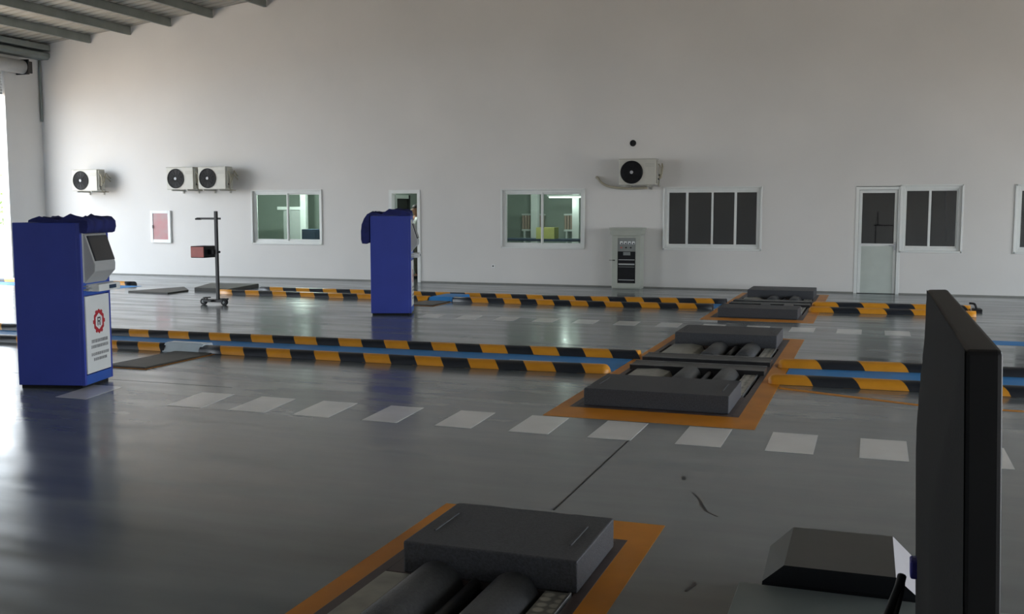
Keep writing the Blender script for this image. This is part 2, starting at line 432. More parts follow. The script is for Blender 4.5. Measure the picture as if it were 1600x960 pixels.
pg = MB(); pg.box((a + .055, .045, .985), (b_ - .055, .05, 1.97), 'glass_d'); pg.build('pane', lfo)
h = MB(); h.box((b_ - .04, -.0, .86), (b_ - .015, .03, 1.02), 'hub', .004); h.cyl((b_ - .028, -.03, .95), (b_ - .028, .0, .95), .01, 'hub', 12); h.cyl((b_ - .028, -.03, .95), (b_ - .14, -.03, .95), .009, 'hub', 12); h.build('handle', lfo)

# roller door in the left wall: drum, bracket, part-lowered curtain
root = bpy.data.objects.new('door_3', None); C.objects.link(root); root.location = (XL, 16.5, 5.2); struct(root)
d = MB(); d.cyl((.22, -3.9, -.02), (.22, 4.05, -.02), .17, 'light_grey', 32); d.build('drum', root)
d = MB(); d.box((.0, 4.06, -.2), (.40, 4.1, .17), 'black_metal', .004); d.box((.02, 4.1, -.16), (.1, 4.22, .13), 'black_metal', .004); d.box((.3, 4.1, -.16), (.36, 4.24, .13), 'black_metal', .004); d.box((.16, 4.1, -.14), (.25, 4.2, .12), 'light_grey', .004); d.build('bracket', root)
d = MB()
for k in range(12): d.box((-.10, -3.88, -.72 + k * .07), (-.07 + (.008 if k % 2 else 0), 3.67, -.655 + k * .07), 'light_grey', .006)
d.build('shutter_curtain', root)

# ------------------------------------------------------------------ rooms behind the back wall
YR0 = YB + WT
def room(tag_, x0, x1, y1, hole, m, ceil=2.7):
    slab('wall_%s_far' % tag_, 'y', y1, y1 + .12, (x0, x1), (0, ceil), hole, m)
    slab('wall_%s_west' % tag_, 'x', x0 - .1, x0, (YR0, y1 + .12), (0, ceil), [], m)
    slab('wall_%s_east' % tag_, 'x', x1, x1 + .1, (YR0, y1 + .12), (0, ceil), [], m)
    cb = MB(); cb.box((x0 - .1, YR0, ceil), (x1 + .1, y1 + .12, ceil + .1), m); struct(cb.build('ceiling_%s' % tag_))
room('office', -17.5, -11.6, 25.6, [], 'green_wall')
room('hallway', -11.4, -9.3, 25.6, [], 'green_wall')
room('workshop', -9.1, -5.3, 25.2, [], 'green_wall')
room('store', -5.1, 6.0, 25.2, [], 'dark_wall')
def tube_lamp(label, x, y, z, p, L_=1.2):  # one lamp hangs in view, the ceiling ones are added room light
    r = thing('tube_lamp', label, 'lamp', (x, y, z))
    b = MB(); b.box((-L_ / 2, -.06, .03), (L_ / 2, .06, .07), 'white', .004); b.cyl((-L_ / 2 + .1, 0, .07), (-L_ / 2 + .1, 0, 2.7 - z), .006, 'white', 8); b.cyl((L_ / 2 - .1, 0, .07), (L_ / 2 - .1, 0, 2.7 - z), .006, 'white', 8); b.build('lamp_housing', r)
    m = bpy.data.materials.get('lit_tube') or bpy.data.materials.new('lit_tube'); m.use_nodes = True
    bs = m.node_tree.nodes['Principled BSDF']; bs.inputs['Emission Color'].default_value = (.95, 1, .97, 1); bs.inputs['Emission Strength'].default_value = 1.8
    b = MB(); b.cyl((-L_ / 2 + .03, 0, .015), (L_ / 2 - .03, 0, .015), .018, m, 16); b.build('lamp_tube', r)
    l = bpy.data.lights.new('tube_light', 'POINT'); l.shadow_soft_size = .06; l.energy = p; l.color = (.93, 1, .96)
    o = bpy.data.objects.new('tube_light', l); C.objects.link(o); o.parent = r; o.location = (0, 0, -.09)
tube_lamp('ceiling tube lamp inside the left window room', -13.6, 22.6, 2.45, 110)  # unseen lamp added to brighten the office behind the glass
tube_lamp('ceiling tube lamp in the hallway behind the open door', -10.9, 22.4, 2.45, 26)  # hidden fill lamp, added so the hallway is not dark
tube_lamp('lit tube lamp hanging low behind the top right of the middle window', -7.05, 23.9, 1.93, 4, .9)
tube_lamp('ceiling tube lamp above the work table in the middle window room', -7.2, 22.1, 2.45, 26)  # added above the window head, out of view, to light table and carton

# ------------------------------------------------------------------ kiosks
def kiosk(label, cat, loc, rz, H, W=.64, D=.55):
    """local: blue side panel faces -y, front with screen faces +x; origin = near left bottom corner of the side panel... x along W"""
    r = thing('inspection_kiosk', label, cat, loc, rz, 'blue inspection kiosks')
    c = MB(); c.box((0, 0, .03), (W - .035, D, H), 'kiosk_blue', .006); c.box((.02, .02, 0), (W - .04, D - .02, .03), 'black'); c.build('body', r)
    # front frame strip, slightly proud
    c = MB(); c.box((W - .035, .0, .03), (W, .035, H), 'kiosk_blue', .003); c.box((W - .035, D - .035, .03), (W, D, H), 'kiosk_blue', .003)
    c.box((W - .035, .035, .03), (W, D - .035, .12), 'kiosk_blue2', .003); c.box((W - .035, .035, H - .06), (W, D - .035, H), 'kiosk_blue', .003)
    c.box((W - .035, .035, .86), (W - .005, D - .035, .98), 'kiosk_blue2', .003); c.build('front_frame', r)
    c = MB(); c.box((W - .035, .036, .98), (W - .004, D - .036, H - .06), 'light_grey', .002); c.build('upper_panel', r)
    # protruding monitor hood: wedge section in x-z
    h = MB(); y0, y1 = .07, D - .07
    h.prism([(W - .01, H - .10), (W + .01, H - .11), (W + .10, H - .385), (W + .095, H - .45), (W - .01, H - .565)], 'y', y0, y1, 'light_grey', .006)
    ho = h.build('monitor_hood', r)
    s = MB(); nx, nz = .275, .09; L_ = math.hypot(nx, nz); nx /= L_; nz /= L_
    p0 = Vector((W + .015, 0, H - .125)); p1 = Vector((W + .09, 0, H - .355)); off = Vector((nx * .008, 0, nz * .008))
    b2 = bmesh.new()
    vs_ = []
    for o_ in (Vector((0, 0, 0)), off * 1.8):
        for (p, yy) in ((p0, y0 + .02), (p0, y1 - .02), (p1, y1 - .02), (p1, y0 + .02)):
            q = p + o_; vs_.append(b2.verts.new((q.x, yy, q.z)))
    for q in ((0, 1, 2, 3), (4, 5, 6, 7), (0, 1, 5, 4), (1, 2, 6, 5), (2, 3, 7, 6), (3, 0, 4, 7)): b2.faces.new([vs_[i] for i in q])
    s.merge(b2, 'screen'); s.build('screen', ho)
    # keyboard shelf
    k = MB(); k.box((W - .02, .09, .895), (W + .12, D - .03, .96), 'white', .006); k.box((W + .119, D - .26, .91), (W + .122, D - .12, .945), 'navy'); k.box((W - .02, .03, .905), (W + .05, .09, .92), 'light_grey', .002); k.box((W - .02, .03, .94), (W + .05, .09, .95), 'light_grey', .002); k.build('keyboard_tray', r)
    # lower door with emblem and lines of lettering
    dd = MB(); dd.box((W - .035, .05, .13), (W + .004, D - .04, .85), 'white', .003); dr = dd.build('lower_door', r); dr['label'] = 'white lower door with red emblem'
    em = MB(); cx = W + .0045; cy, cz = D / 2 + .02, .60
    def ring(n, r0, r1, m, rotd=0., sy=1.):
        for a in range(n):
            t0 = rotd + 2 * PI * a / n; t1 = rotd + 2 * PI * (a + 1) / n
            em.face([(cx, cy + sy * r0 * math.cos(t0), cz + r0 * math.sin(t0)), (cx, cy + sy * r1 * math.cos(t0), cz + r1 * math.sin(t0)),
                     (cx, cy + sy * r1 * math.cos(t1), cz + r1 * math.sin(t1)), (cx, cy + sy * r0 * math.cos(t1), cz + r0 * math.sin(t1))], m)
    ring(6, .078, .118, 'logo_red', PI / 2, .95)
    for a in (0, PI / 3, 2 * PI / 3, PI, 4 * PI / 3, 5 * PI / 3):      # cog-like teeth
        t = a; u = Vector((math.cos(t), math.sin(t))); v = Vector((-u.y, u.x))
        pts = [u * .085 + v * .022, u * .118 + v * .016, u * .118 - v * .016, u * .085 - v * .022]
        em.face([(cx + .0003, cy + p.x, cz + p.y) for p in pts], 'logo_red')
    for (a0, b0, a1, b1) in ((-.03, -.04, -.014, .04), (-.014, .026, .03, .04), (-.014, -.006, .024, .008), (.018, .005, .032, .035), (.006, -.04, .026, -.006)):
        em.face([(cx, cy + a0, cz + b0), (cx, cy + a1, cz + b0), (cx, cy + a1, cz + b1), (cx, cy + a0, cz + b1)], 'ink')
    em.build('emblem', dr)
    rr = random.Random(5)
    for (zz, y0_, y1_, hh) in ((.405, .14, .45, .032), (.355, .13, .46, .030), (.285, .13, .46, .028), (.235, .17, .43, .028)):
        yy = y0_; tx = MB()
        while yy < y1_:
            w_ = rr.uniform(.010, .017)
            for q in range(2):
                tx.face([(cx, yy + q * w_ * .5, zz), (cx, yy + q * w_ * .5 + .0045, zz), (cx, yy + q * w_ * .5 + .0045, zz + hh), (cx, yy + q * w_ * .5, zz + hh)], 'ink')
            z_ = zz + rr.choice((0, hh * .4, hh * .75))
            tx.face([(cx, yy, z_), (cx, yy + w_ * .8, z_), (cx, yy + w_ * .8, z_ + .004), (cx, yy, z_ + .004)], 'ink')
            yy += w_ + .005
        tx.build('lettering', dr)
    return r

K1 = kiosk('blue kiosk with red emblem on its white door, standing nearest at the far left', 'kiosk', (-7.44, 7.37, 0), math.radians(15), 1.53)
K2 = kiosk('blue kiosk in front of the open doorway, navy cloth hanging down its left side', 'kiosk', (-7.40, 14.37, 0), math.radians(21), 1.55, .63)

def wave(x, y, s=0.):
    return .5 + .5 * math.sin(9 * x + 4 * math.sin(7 * y + s) + s) * math.cos(11 * y + 3 * x + s)
# cloth on kiosk 2: heap across the top and a thick fold hanging over the left side
def heap(label, loc, rz, W, D, H, front=False):
    mb = MB(); bm = mb.bm; i = mb.mi('cloth')
    prof = [(W - .0, .004), (W - .01, .05), (W - .08, .085), (W - .20, .10), (W - .33, .085), (W - .45, .04), (W - .54, .05), (.04, .055), (-.04, .03), (-.085, -.04), (-.115, -.13), (-.13, -.24), (-.135, -.36),
            (-.12, -.42), (-.06, -.425), (-.012, -.40), (-.012, -.2), (-.012, .004)]
    if front:
        prof = [(.16, .004), (.165, .03), (.20, .055), (.27, .06), (.33, .04), (.39, .05), (.45, .03), (.50, .06), (.54, .085), (.59, .06), (.64, .055), (.68, .05), (.715, .02), (.72, -.04), (.705, -.09), (.68, -.10), (W + .006, -.09), (W + .006, -.03), (W + .006, .004)]
    n = len(prof); NV = 30; rows = []
    for b in range(NV + 1):
        v = b / NV; y = -.008 + v * (D + .016); row = []
        for k, (x, z) in enumerate(prof):
            top = z > .0 and x > -.03; k_ = (wave(x * 2.0, v * .9, 2.) if front else wave(x * 2.5, v * 1.6, 1.)) - .5
            zz = z + (k_ * .05 * (z > .03)); xx = x + (.014 * math.sin(15 * v + 9 * z) if x < -.05 else 0)
            zz += (-.012 * math.sin(8 * v) if z < -.35 else 0)
            if front and z > 0: zz *= .75
            if z > .03: zz = max(zz, .015)
            row.append(bm.verts.new((xx, y, H + zz)))
        rows.append(row)
    for b in range(NV):
        for k in range(n):
            f = bm.faces.new([rows[b][k], rows[b][(k + 1) % n], rows[b + 1][(k + 1) % n], rows[b + 1][k]]); f.material_index = i; f.smooth = True
    bm.faces.new(rows[0]).material_index = i; bm.faces.new(rows[-1][::-1]).material_index = i
    o = mb.build('cloth_cover', loc=loc); o.rotation_euler = (0, 0, rz); return tag(o, label, 'cloth')
heap('crumpled navy cloth lying on top of the near left kiosk', K1.location, K1.rotation_euler[2], .64, .55, 1.53, True)
heap('navy cloth heaped on the far kiosk and hanging down its left side', K2.location, K2.rotation_euler[2], .63, .55, 1.55)

# ------------------------------------------------------------------ striped kerb strips
def kerb(label, x0, x1, yfun, first_black, period=.305, w=.21, h=.085, phase=0., round0=False, round1=False, lean=.085):
    """half-round rubber strip along x with slanted stripes"""
    mb = MB(); io = mb.mi('k_orange'); ib = mb.mi('k_black'); NS = 8
    bounds = [x0]; x = x0 + phase if phase else x0 + period
    while x < x1 - .02: bounds.append(x); x += period
    bounds.append(x1)
    prof = [(math.cos(PI * (1 - k / NS)) * w / 2, (math.sin(PI * k / NS) ** .75) * h) for k in range(NS + 1)]
    blk = first_black; rows = []
    for bi in range(len(bounds) - 1):
        a, b = bounds[bi], bounds[bi + 1]
        for t in (a, b):
            edge = (t in (x0, x1))
            row = []
            for k, (dy, dz) in enumerate(prof):
                sh = 0 if edge else lean * (.5 - k / NS) * 2
                row.append(mb.bm.verts.new((t + sh, yfun(t) + dy, dz)))
            rows.append(row)
        r0, r1 = rows[-2], rows[-1]
        for k in range(NS):
            f = mb.bm.faces.new([r0[k], r1[k], r1[k + 1], r0[k + 1]]); f.material_index = ib if blk else io; f.smooth = True
        blk = not blk
    for (xx, sgn, rnd, row, bb) in ((x0, -1, round0, rows[0], first_black), (x1, 1, round1, rows[-1], not blk)):
        mi_ = ib if bb else io
        if rnd:
            prev = row
            for q in range(1, 5):
                t = q / 4 * PI / 2
                cur = [mb.bm.verts.new((xx + sgn * math.sin(t) * .07, yfun(xx) + dy * math.cos(t), dz * max(.02, math.cos(t)))) for dy, dz in prof]
                for k in range(NS):
                    f = mb.bm.faces.new([prev[k], cur[k], cur[k + 1], prev[k + 1]]); f.material_index = mi_; f.smooth = True
                prev = cur
        else:
            f = mb.bm.faces.new(row); f.material_index = mi_
    o = mb.build('kerb_strip'); o.location.z = .0026; return tag(o, label, 'kerb', 'striped kerb strips')
def lerp(pts):
    def f(x):
        if x <= pts[0][0]: return pts[0][1]
        for (a, ya), (b, yb) in zip(pts, pts[1:]):
            if x <= b: return ya + (yb - ya) * (x - a) / (b - a)
        return pts[-1][1]
    return f
kerb('orange and black striped kerb, rear strip of the near lane divider left of the roller tester', -13.6, -2.44, lerp([(-13, 11.0), (-9, 11.0), (-4.5, 11.1), (-2.4, 11.2)]), True, phase=.13)
kerb('orange and black striped kerb, front strip of the near lane divider from tester to far left', -13.6, -7.78, lerp([(-13, 9.97), (-7, 9.97)]), False, phase=.2)
kerb('orange and black striped kerb, front strip between the pale cover plate and roller tester', -7.3, -2.56, lerp([(-7, 9.97), (-4, 9.98), (-2.3, 10.08)]), True, phase=.23, round1=True)
kerb('orange and black striped kerb, rear strip on the near divider right of the roller tester', -.86, 4.6, lerp([(-.9, 11.06), (.5, 11.2), (4, 11.3)]), False, round0=True, phase=.3, period=.42)
kerb('orange and black striped kerb, front strip on the near divider right of the roller tester', -.86, 4.6, lerp([(-.9, 10.0), (.5, 10.02), (4, 10.1)]), False, round0=True, phase=.27, period=.42)
kerb('orange and black striped kerb, rear strip of the far lane divider left of the far tester', -11.75, -2.44, lerp([(-12, 18.0), (-5, 17.95), (-2.3, 18.3)]), True, phase=.2)
kerb('orange and black striped kerb, front strip of the far divider from headlight tester to far kiosk', -12.1, -7.6, lerp([(-12, 17.1), (-7, 17.05)]), False, phase=.27)
kerb('orange and black striped kerb, front strip of the far divider right of the far kiosk', -7.1, -2.52, lerp([(-7, 17.05), (-4, 17.05), (-2.3, 17.25)]), True, phase=.3)
kerb('orange and black striped kerb, rear strip of the far divider right of the far tester', -.92, 1.5, lerp([(-.9, 18.2), (1.5, 18.3)]), False, round0=True, phase=.3, period=.40)
kerb('orange and black striped kerb, front strip of the far divider right of the far tester', -.92, 1.5, lerp([(-.9, 17.25), (1.5, 17.3)]), False, round0=True, phase=.25, period=.40)
kerb('striped kerb beside a blue band, far lane divider at the left door', -20.2, -15.2, lerp([(-20, 18.35), (-14, 18.35)]), True, phase=.2)

def band(label, poly, m='blue_paint', name='painted_band', z=.004, cat='floor marking', z0=.0004):
    mb = MB(); mb.prism(poly, 'z', z0, z, m); return tag(mb.build(name), label, cat)
band('blue painted floor band between the near kerb strips left of the tester', [(-13.6, 10.085), (-4, 10.095), (-2.49, 10.19), (-2.49, 11.06), (-4.5, 10.98), (-9, 10.88), (-13.6, 10.88)])
band('blue painted floor band between the near kerb strips right of the tester', [(-.80, 10.12), (4.6, 10.21), (4.6, 11.17), (.5, 11.08), (-.80, 10.95)])
band('blue painted floor band between the far kerb strips left of the far tester', [(-12.1, 17.22), (-4, 17.165), (-2.49, 17.34), (-2.49, 18.12), (-5, 17.83), (-12.1, 17.87)])
band('blue painted floor band in front of the kerb at the left door', [(-20.2, 17.5), (-14.9, 17.5), (-14.9, 18.24), (-20.2, 18.24)])
band('pale blue painted patch on the floor beyond the monitor', [(1.0, 13.75), (4.5, 13.75), (4.5, 14.15), (1.0, 14.15)])

def cover(label, x0, x1, y0, y1, h, m, name='cable_cover', zb=.0):
    mb = MB(); mb.prism([(y0, zb), (y0 + .06, h), (y1 - .05, h), (y1, zb)], 'x', x0, x1, m, .004)
    mb.box((x0 + .04, y0 + .075, h), (x1 - .04, y0 + .1, h + .008), m, .002)
    return tag(mb.build(name), label, 'cover plate')
cover('pale blue-grey cover plate bridging the front kerb strip behind the near kiosk', -7.80, -7.27, 9.86, 10.14, .10, 'plate_light')
cover('flat pale plate lying on the blue band between the near kerbs', -3.7, -3.05, 10.28, 10.48, .03, 'plate_light', zb=.0045)
cover('blue cover filling the gap in the front strip right of the far kiosk', -7.58, -7.12, 16.95, 17.85, .075, 'blue_paint')

def plate(label, pts, h, border=True):
    r = thing('side_slip_plate', label, 'test plate')
    mb = MB(); mb.prism(pts, 'z', .0015 if border else 0, h, 'plate_dark', .003); mb.build('plate', r)
    if border:
        cx = sum(p[0] for p in pts) / len(pts); cy = sum(p[1] for p in pts) / len(pts)
        big = [(x + (.025 if x > cx else -.025), y + (.03 if y > cy else -.03)) for x, y in pts]
        m2 = MB(); m2.prism(big, 'z', .0004, .0015, 'orange_paint'); m2.build('painted_border', r)
    return r
plate('dark side slip plate on the floor right of the near kiosk', [(-7.60, 8.7), (-7.10, 8.7), (-7.10, 9.84), (-7.60, 9.84)], .02)
plate('dark side slip plate on the floor right of the far kiosk', [(-7.6, 16.1), (-7.12, 16.1), (-7.12, 16.9), (-7.6, 16.9)], .02)
plate('thin dark floor plate left of the headlight tester, nearer one', [(-14.05, 16.79), (-13.0, 16.66), (-13.07, 17.4), (-13.7, 18.1)], .03, False)
plate('dark raised floor plate behind the headlight tester', [(-13.0, 17.5), (-12.15, 17.45), (-12.4, 18.9), (-13.5, 18.75)], .07, False)

# ------------------------------------------------------------------ roller brake testers
def tester(label, pit, modules, rails, border, xs, trays):
    x0, x1, y0, y1 = pit
    r = thing('roller_tester', label, 'roller tester', ((x0 + x1) / 2, (y0 + y1) / 2, 0), 0, 'roller testers in the floor')
    ox, oy = r.location.x, r.location.y
    def bx(mb, lo, hi, m, bv=0.): mb.box((lo[0] - ox, lo[1] - oy, lo[2]), (hi[0] - ox, hi[1] - oy, hi[2]), m, bv)
    mb = MB(); z = -.32                                      # lined pit, set into the floor slab
    bx(mb, (x0, y0, z - .02), (x1, y1, z), 'black_metal')
    fw = .055
    for lo, hi in (((x0, y0, z), (x0 + fw, y1, .003)), ((x1 - fw, y0, z), (x1, y1, .003)), ((x0 + fw, y0, z), (x1 - fw, y0 + fw, .003)), ((x0 + fw, y1 - fw, z), (x1 - fw, y1, .003))): bx(mb, lo, hi, 'brown', .002)
    mb.build('pit_frame', r)
    bl, br, bn, bf = border
    mb = MB()
    for lo, hi in (((x0 - bl, y0 - bn), (x0, y1 + bf)), ((x1, y0 - bn), (x1 + br, y1 + bf)), ((x0, y0 - bn), (x1, y0)), ((x0, y1), (x1, y1 + bf))):
        if hi[0] - lo[0] > .001 and hi[1] - lo[1] > .001: bx(mb, (*lo, .0004), (*hi, .0022), 'orange_paint')
    o = mb.build('painted_border', r); o['label'] = 'orange floor paint border'
    for (ra, rb_) in rails:                                   # raised centre beams
        mb = MB(); bx(mb, (x0 + .02, ra, -.2), (x1 - .02, rb_, .05), 'dark_steel', .004)
        bx(mb, (x0 + .02, ra - .012, .047), (x1 - .02, ra + .004, .058), 'rail', .002)
        bx(mb, (x0 + .02, rb_ - .004, .047), (x1 - .02, rb_ + .012, .058), 'rail', .002)
        mb.build('center_beam', r)
    a = xs
    for (ya, yb) in trays:                                    # steel tray carrying the rubber block
        mb = MB(); bx(mb, (x0 + fw, ya, -.03), (x1 - fw, yb, .003), 'brown', .002); mb.build('support_plate', r)
    for (ya, yb) in modules:
        mb = MB(); L0, L1 = a['cover']                        # curved pale cover on the left
        flat = (L1 - L0) < .2
        prof = [(L0, -.01), (L0 + .02, .02), (L0 + (L1 - L0) * .6, .03), (L1 - .03, .01), (L1, -.05), (L1, -.07), (L0, -.04)]
        if flat: prof = [(L0, .0), (L0 + .005, .008), (L1 - .005, .008), (L1, .0), (L1, -.03), (L0, -.03)]
        mb.prism([(u - ox, v) for u, v in prof], 'y', ya - oy, yb - oy, 'roller_l', .002); mb.build('cover_plate', r)
        for (cx, rr, zc) in a['rollers']:
            mb = MB(); mb.cyl((cx - ox, ya + .02 - oy, zc), (cx - ox, yb - .02 - oy, zc), rr, 'roller', 40)
            mb.cyl((cx - ox, ya - oy, zc), (cx - ox, yb - oy, zc), .03, 'dark_steel', 16); mb.build('roller', r)
        cx = a['bar']; mb = MB(); mb.cyl((cx - ox, ya + .01 - oy, .0), (cx - ox, yb - .01 - oy, .0), .028, 'dark_steel', 16)
        mb.box((cx - .02 - ox, ya + .05 - oy, -.06), (cx + .02 - ox, yb - .05 - oy, -.02), 'dark_steel', .004); mb.build('sensor_bar', r)
        R0, R1 = a['tread']; mb = MB(); bx(mb, (R0, ya, -.03), (R1, yb, .012), 'tread', .003); bx(mb, (R1, ya, -.02), (R1 + .012, yb, .018), 'rail', .002); mb.build('tread_plate', r)
    return r
def block(label, x0, x1, y0, y1, z0, z1, slots=True, spill=0.):
    mb = MB(); d = x1 - x0
    mb.box((x0, y0, z0), (x1, y1, z1), 'foam', .008)
    if slots:
        for sx in (x0 + .07, x1 - .09): mb.box((sx, y0 + (y1 - y0) * .28, z1 - .001), (sx + .012, y0 + (y1 - y0) * .72, z1 + .006), 'foam', .003)
    return tag(mb.build('cover_block'), label, 'cover block', 'rubber blocks over the rollers')
tester('near roller tester with orange border, cut off by the bottom of the photo', PIT1, [(2.98, 4.11)], [], (.11, .13, .1, .30),
       dict(cover=(-2.065, -1.93), rollers=[(-1.79, .122, -.03), (-1.43, .115, -.03)], bar=-1.615, tread=(-1.295, -1.19)), [(4.13, 4.86)])
tester('middle roller tester set across the near lane divider', PIT2, [(9.12, 10.33), (11.36, 12.4)], [(10.37, 10.66), (10.98, 11.3)], (.10, .17, .42, .12),
       dict(cover=(-2.29, -1.9), rollers=[(-1.72, .11, -.03), (-1.34, .11, -.03)], bar=-1.53, tread=(-1.19, -1.07)), [(8.26, 9.1), (12.42, 13.32)])
tester('farthest roller tester against the back wall, beyond the middle one', PIT3, [(16.62, 17.85), (18.7, 19.48)], [(17.88, 18.12), (18.42, 18.66)], (.10, .17, .35, .1),
       dict(cover=(-2.27, -1.9), rollers=[(-1.72, .11, -.03), (-1.34, .11, -.03)], bar=-1.53, tread=(-1.19, -1.07)), [(15.88, 16.6), (19.5, 20.59)])
block('charcoal rubber block on the near roller tester at the bottom of the photo', -1.98, -1.16, 4.13, 4.79, .004, .15)
block('charcoal rubber block on the near end of the middle roller tester', -2.28, -1.07, 8.29, 9.1, .004, .15)
block('charcoal rubber block on the far end of the middle roller tester', -2.27, -1.06, 12.42, 13.3, .004, .16)
block('charcoal rubber block on the near end of the farthest roller tester', -2.25, -1.06, 15.9, 16.6, .004, .15, False)
block('charcoal rubber block on the far end of the farthest roller tester, by the wall', -2.22, -1.03, 19.5, 20.5, .004, .16, False)

# ------------------------------------------------------------------ floor dashes
ordn = ['first', 'second', 'third', 'fourth', 'fifth', 'sixth', 'seventh', 'eighth', 'ninth', 'tenth', 'eleventh', 'twelfth', 'thirteenth']
near = [(.555, .885), (-.055, .255), (-.67, -.35), (-1.29, -.97), (-1.93, -1.61), (-2.54, -2.23), (-3.14, -2.84), (-3.76, -3.46), (-4.39, -4.06), (-4.99, -4.65), (-5.60, -5.26), (-6.78, -6.45)]
dash0 = None
for k, (a_, b_) in enumerate(near):
    sh = .0 if a_ > -2 else -.03 * (-(a_ + 2)) * .9
    mb = MB(); mb.prism([(a_, 7.12), (b_, 7.12), (b_ + sh, 7.74), (a_ + sh, 7.74)], 'z', .0004, .0028, 'dash')
    tag(mb.build('floor_dash'), 'white painted dash on the floor, %s from the right in the nearer row' % ordn[k], 'floor marking', 'white dashes in the nearer row')
for k in range(13):
    a_ = .93 - k * .612 - .16; sh = -.02 * max(0, -(a_ + 2))
    if k == 12: a_ -= .0
    mb = MB(); mb.prism([(a_, 14.32), (a_ + .32, 14.32), (a_ + .32 + sh, 14.86), (a_ + sh, 14.86)], 'z', .0004, .0028, 'dash')
    tag(mb.build('floor_dash'), 'white painted dash on the floor, %s from the right in the farther row' % ordn[k], 'floor marking', 'white dashes in the farther row')
band('thin orange painted line on the floor right of the middle tester', [(-.80, 9.66), (.4, 9.2), (1.4, 9.2), (4.5, 9.3), (4.5, 9.38), (1.4, 9.27), (.4, 9.28), (-.80, 9.76)], 'orange_paint', z=.002)
# scuffs
for i_, (lab, pts, r_) in enumerate((('dark curved scuff mark on the floor right of the near tester', [(-.96, 5.90), (-.90, 5.78), (-.87, 5.66), (-.83, 5.56), (-.76, 5.48)], .010),
                         ('small dark smudge on the floor below the white dashes', [(-1.08, 6.26), (-1.07, 6.22), (-1.06, 6.17)], .016),
                         ('pair of small black specks on the floor left of the grey cabinet', [(-.71, 4.46), (-.705, 4.42), (-.72, 4.37), (-.725, 4.33)], .010))):
    mb = MB(); L_ = [(x + r_ * (.4 + .6 * math.sin(PI * (k + .5) / len(pts))), y) for k, (x, y) in enumerate(pts)]
    R_ = [(x - r_ * (.4 + .6 * math.sin(PI * (k + .5) / len(pts))), y) for k, (x, y) in enumerate(pts)][::-1]
    mb.prism(L_ + R_, 'z', .0004, .0012, 'dark_steel'); tag(mb.build('scuff_mark'), lab, 'floor mark')

# ------------------------------------------------------------------ outdoor AC units on the back wall
def ac_unit(label, loc):
    W, Dp, H = .77, .28, .53
    r = thing('ac_outdoor_unit', label, 'air conditioner', loc, 0, 'outdoor units on the back wall')
    b = MB(); b.box((0, 0, 0), (W, Dp, H), 'ac_body', .015, seg=3); b.box((-.004, -.006, H - .012), (W + .004, Dp, H + .006), 'ac_side', .004)
    for k in range(3): b.box((W - .22, -.004, H - .10 - k * .03), (W - .03, .004, H - .09 - k * .03), 'ac_side', .002)
    b.build('casing', r)
    fcx, fcz = .27, .26
    g_ = MB(); g_.cyl((fcx, -.008, fcz), (fcx, .002, fcz), .225, 'black', 48)
    for R0 in (.06, .09, .12, .15, .18, .21): g_.torus((fcx, -.016, fcz), (0, 1, 0), R0, .004, 'black', 40, 6)
    g_.torus((fcx, -.012, fcz), (0, 1, 0), .228, .008, 'black', 48, 8)
    for k in range(12):
        t = k * PI / 6; g_.cyl((fcx + .04 * math.cos(t), -.016, fcz + .04 * math.sin(t)), (fcx + .226 * math.cos(t + .25), -.016, fcz + .226 * math.sin(t + .25)), .003, 'black', 6)
    gr = g_.build('fan_grille', r)
    hb = MB(); hb.cyl((fcx, -.024, fcz), (fcx, -.008, fcz), .034, 'hub', 24); hb.build('hub', gr)
    s = MB(); s.box((W, .03, .03), (W + .035, Dp - .03, H - .03), 'ac_side', .01)
    s.build('service_cover', r)
    p = MB()
    for dz, dy in ((.12, .06), (.20, .14)):
        p.cyl((W + .03, dy, dz), (W + .065, dy, dz), .018, 'black_metal', 12)
        p.tube([(W + .06, dy, dz), (W + .10, dy, dz + .03), (W + .11, dy + .03, dz + .16), (W + .08, dy + .1, dz + .24), (W + .06, Dp + .06, dz + .18), (W + .05, Dp + .15, dz + .12)], .012, 'tan')
    p.tube([(W + .04, .05, .42), (W + .09, .05, .36), (W + .08, .08, .22), (W + .05, .1, .08), (W + .03, .16, -.01), (W + .0, Dp + .12, -.02)], .012, 'tan')
    p.build('pipes', r)
    for sx in (.14, .58):
        k = MB(); k.box((sx, -.02, -.035), (sx + .035, Dp + .165, -.003), 'ac_side', .003); k.box((sx, Dp + .14, -.09), (sx + .035, Dp + .165, -.035), 'ac_side', .003); k.build('bracket', r)
    return r
AY = YB - .28 - .17
A1 = ac_unit('outdoor air conditioning unit alone at the far left end of the wall', (-19.09, AY, 2.11))
for lab, x in (('left unit of the pair of outdoor air conditioners above the red cabinet', -16.24), ('right unit of the pair of outdoor air conditioners left of the first window', -15.33), ('outdoor air conditioning unit beneath the small hole, above the grey switch cabinet', -5.03)):
    c = copy_tree(A1); c.location = (x, AY, 2.13 if x < -6 else 2.15); c['label'] = lab
hs = MB(); hs.tube([(-5.62, YB - .012, 2.33), (-5.57, YB - .05, 2.30), (-5.50, YB - .08, 2.22), (-5.35, YB - .1, 2.14), (-5.15, YB - .12, 2.10), (-4.85, YB - .12, 2.085), (-4.5, YB - .12, 2.10)], .026, 'tan')
tag(hs.build('pipe_hose'), 'grey lagged hose curving from the wall under the right-hand air conditioner', 'hose')
hl = MB(); hl.cyl((-4.84, YB - .006, 3.03), (-4.84, YB + .0, 3.03), .06, 'black', 24); hl.torus((-4.84, YB - .006, 3.03), (0, 1, 0), .06, .008, 'black', 24, 6)  # black disc paints the hole's dark inside, the wall is not cut
tag(hl.build('wall_hole'), 'small round black pipe hole in the wall above the air conditioner', 'hole')
